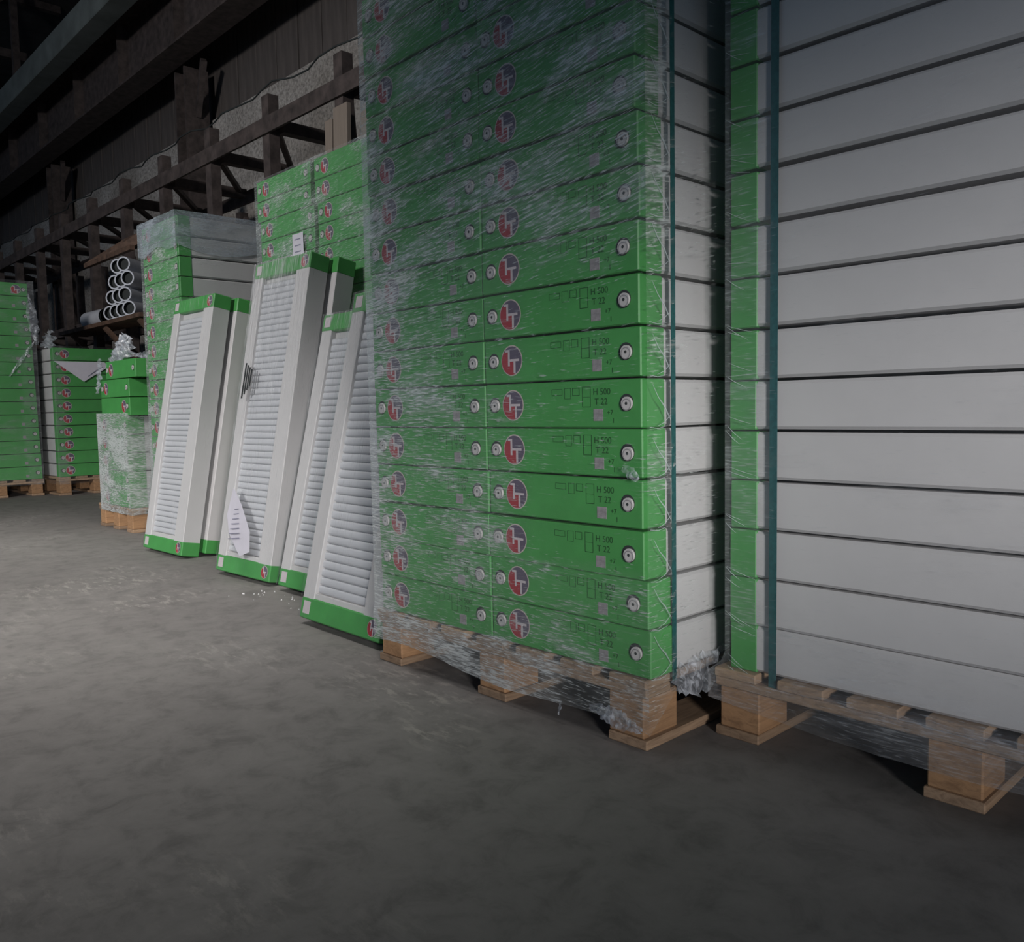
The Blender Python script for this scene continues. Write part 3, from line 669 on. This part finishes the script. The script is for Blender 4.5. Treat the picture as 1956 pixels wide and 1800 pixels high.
# ------------------------------------------------------------------ stack with film hood, left of it
VD = 2.28
ND = 15
pallet('wooden pallet hidden under the film-hooded stack', -6.09, VD, .61, 1.1)
for k in range(ND):
    radiator_box('radiator box in the film-hooded stack behind the leftmost radiator, ' + row_word(k, ND), (-6.078 - random.uniform(0, .008), VD + random.uniform(0, .006), .181 + k*.1297), 0, .60, 1.1, .1245,
                 'boxes in the film-hooded stack', cap=.084, detail=1)
tag(film_obj('stretch_film', film_shell(-6.092, -5.474, VD-.010, VD+1.11, lambda s, t: .12, 2.11, .18, lambda s, t, z: .68 if s in (0, 3) else .25, nz=50, seed=31, pitch=.1297, uvoff=1.7), 'film'), 'wrinkled clear film round the film-hooded stack', 'film')
tag(film_obj('film_hood', film_shell(-6.112, -5.468, VD-.020, VD+1.12, lambda s, t: 1.935 - (.02*math.sin(t*9) if s == 0 else .05*abs(math.sin(t*6))), 2.150, .18, lambda s, t, z: .9, nz=14, amp=.004, seed=33, top=True), 'film_hood'),
    'cloudy film hood over the top of the stack behind the leftmost radiator', 'film')

# ------------------------------------------------------------------ small stack on its own pallet
VF = 2.20
pallet('small pale pallet under the narrow wrapped stack', -7.0, VF, .70, .8)
fu = [-6.90, -6.905, -6.90, -6.905, -6.895, -6.83, -6.825, -6.70]
for k in range(8):
    radiator_box('radiator box in the narrow stack at the left of the hooded stack, ' + row_word(k, 8), (fu[k], VF + random.uniform(0, .004), .181 + k*.1335), 0, .585 if k < 7 else .60, .8, .128, 'boxes in the narrow stack', cap=.14 if k > 4 else .12, detail=1, flip=(k == 5))
tag(film_obj('stretch_film', film_shell(-6.925, -6.295, VF-.010, VF+.81, lambda s, t: .13, .865, .18, lambda s, t, z: 1.0, slope=lambda s, z: -.05*s, nz=26, amp=.004, seed=41, uvoff=5.5), 'film'), 'cloudy crumpled film round the lower half of the narrow stack', 'film')
t = crumple((-6.76, VF+.05, 1.22), (-6.45, VF+.10, 1.33), .24, 22, 10, .03, 14, nrm=(0, -1, .4), sag=-.06)
tag(film_obj('film_scrap', t, 'film_heavy'), 'white bunch of loose film on top of the narrow stack', 'film')
t = crumple((-6.74, VF-.02, 1.27), (-6.86, VF-.012, 1.02), .09, 18, 5, .01, 15)
tag(film_obj('film_scrap', t, 'film_heavy'), 'loose film strand hanging down the left edge of the narrow stack', 'film')
t = crumple((-6.45, VF+.08, 1.29), (-6.05, VF+.25, 1.26), .05, 16, 4, .012, 16, nrm=(0, -1, .4))
tag(film_obj('film_scrap', t, 'film_heavy'), 'twisted film rope running from the narrow stack to the hooded one', 'film')

# ------------------------------------------------------------------ two stacks at the far left
def far_stack(pname, bname, filmname, u, v, rz, w, l, base, pitch, n, lean, detail, flipf, group, offs=lambda k: 0.0):
    pallet(pname, u, v, w+.02, l+.04, rz, H=base-.006)
    c, s = math.cos(rz), math.sin(rz)
    for k in range(n):
        d = lean*(k*pitch) + offs(k)
        radiator_box(bname + row_word(k, n), (u + c*(.01+d) , v + s*(.01+d), base + k*pitch - .004), rz, w, l, pitch*.955, group, cap=.09, detail=detail, flip=flipf(k))
far_stack('wooden pallet under the far stack that carries a white sheet', 'green radiator box in the far stack with the white sheet, ', '', -9.95, 2.735, math.pi/2+.03, .80, 1.0, .205, .1385, 10, 0.0, 1, lambda k: False, 'boxes in the far stack with the sheet')
far_stack('wooden pallet under the leaning stack at the left edge', 'green radiator box in the leaning stack at the left edge, ', '', -10.2, 1.835, math.pi/2, .80, 1.0, .186, .1390, 15, -.022, 1.5, lambda k: k == 14, 'boxes in the leaning stack at the left edge')

def rot_pt(u, v, rz, x, y): return (u + math.cos(rz)*x - math.sin(rz)*y, v + math.sin(rz)*x + math.cos(rz)*y)
gz = math.pi/2+.03
o = film_obj('stretch_film', film_shell(-.004, .826, -.010, 1.01, lambda s, t: .12, 1.60, .205, lambda s, t, z: (.85 if t < .12 else .3) if s == 0 else .5, nz=30, seed=51, uvoff=2.2), 'film_clear', None, (-9.95, 2.735, 0), (0, 0, gz))
tag(o, 'clear film round the far stack that carries a white sheet', 'film')
o = film_obj('stretch_film', film_shell(-.055, .822, -.010, 1.01, lambda s, t: .12, 2.29, .186, lambda s, t, z: .62 if t < .8 else .9, nz=40, seed=52, uvoff=9.2), 'film_clear', None, (-10.2, 1.835, 0), (0, 0, math.pi/2))
tag(o, 'clear film round the leaning stack at the left edge', 'film')
x, y = rot_pt(-9.95, 2.735, gz, .0, -.016)
sh2 = thing('paper_sheet', 'white folded sheet hanging corner-down on the far stack', 'paper', (x, y, 1.22), gz)
link('sheet', MB().add([(.01, 0, .215), (.52, 0, .215), (.58, -.002, .175), (.30, -.006, .0)], [(0, 3, 2, 1)]).mesh('sheet', 'paper'), sh2)
for i in range(4): link('printed_line', MB().add([(.34+.04*i, -.008, .06+.03*i), (.44+.02*i, -.008, .13+.012*i), (.445+.02*i, -.008, .125+.012*i), (.345+.04*i, -.008, .055+.03*i)], [(0, 1, 2, 3)]).mesh('printed_line', 'ink'), sh2)
t = crumple((-9.93, 2.745, 1.60), (-10.35, 2.765, 1.67), .20, 18, 8, .03, 61, nrm=(0, -1, .3), sag=-.05)
tag(film_obj('film_scrap', t, 'film_heavy'), 'bunched film at the top left corner of the far stack', 'film')
t = crumple((-10.19, 2.60, 2.15), (-10.18, 2.66, 1.62), .10, 22, 5, .015, 62, nrm=(1, 0, 0))
tag(film_obj('film_scrap', t, 'film_heavy'), 'loose white film hanging down the edge of the leaning stack', 'film')
t = crumple((-10.18, 2.64, 1.66), (-10.18, 2.38, 1.28), .04, 18, 4, .010, 63, nrm=(1, 0, 0))
tag(film_obj('film_scrap', t, 'film_heavy'), 'thin film strand trailing across the front of the leaning stack', 'film')

# ------------------------------------------------------------------ crumbs on the floor
cr = MB(); rr = random.Random(5)
for i in range(22):
    x = -3.60 + rr.gauss(0, .13); y = 1.84 + rr.gauss(0, .035); q = rr.uniform(.002, .007)
    vs = [(x+rr.uniform(-q, q)*1.4, y+rr.uniform(-q, q), abs(rr.uniform(0, q))) for _ in range(3)] + [(x, y, q*1.2), (x+q, y, 0), (x-q, y+q, 0), (x, y-q, 0)]
    cr.add(vs[3:], [(0, 1, 2), (0, 2, 3), (0, 3, 1), (1, 3, 2)])
tag(link('foam_crumbs', cr.mesh('foam_crumbs', 'crumb')), 'scattered white foam crumbs on the floor before the radiators', 'crumbs', kind='stuff')
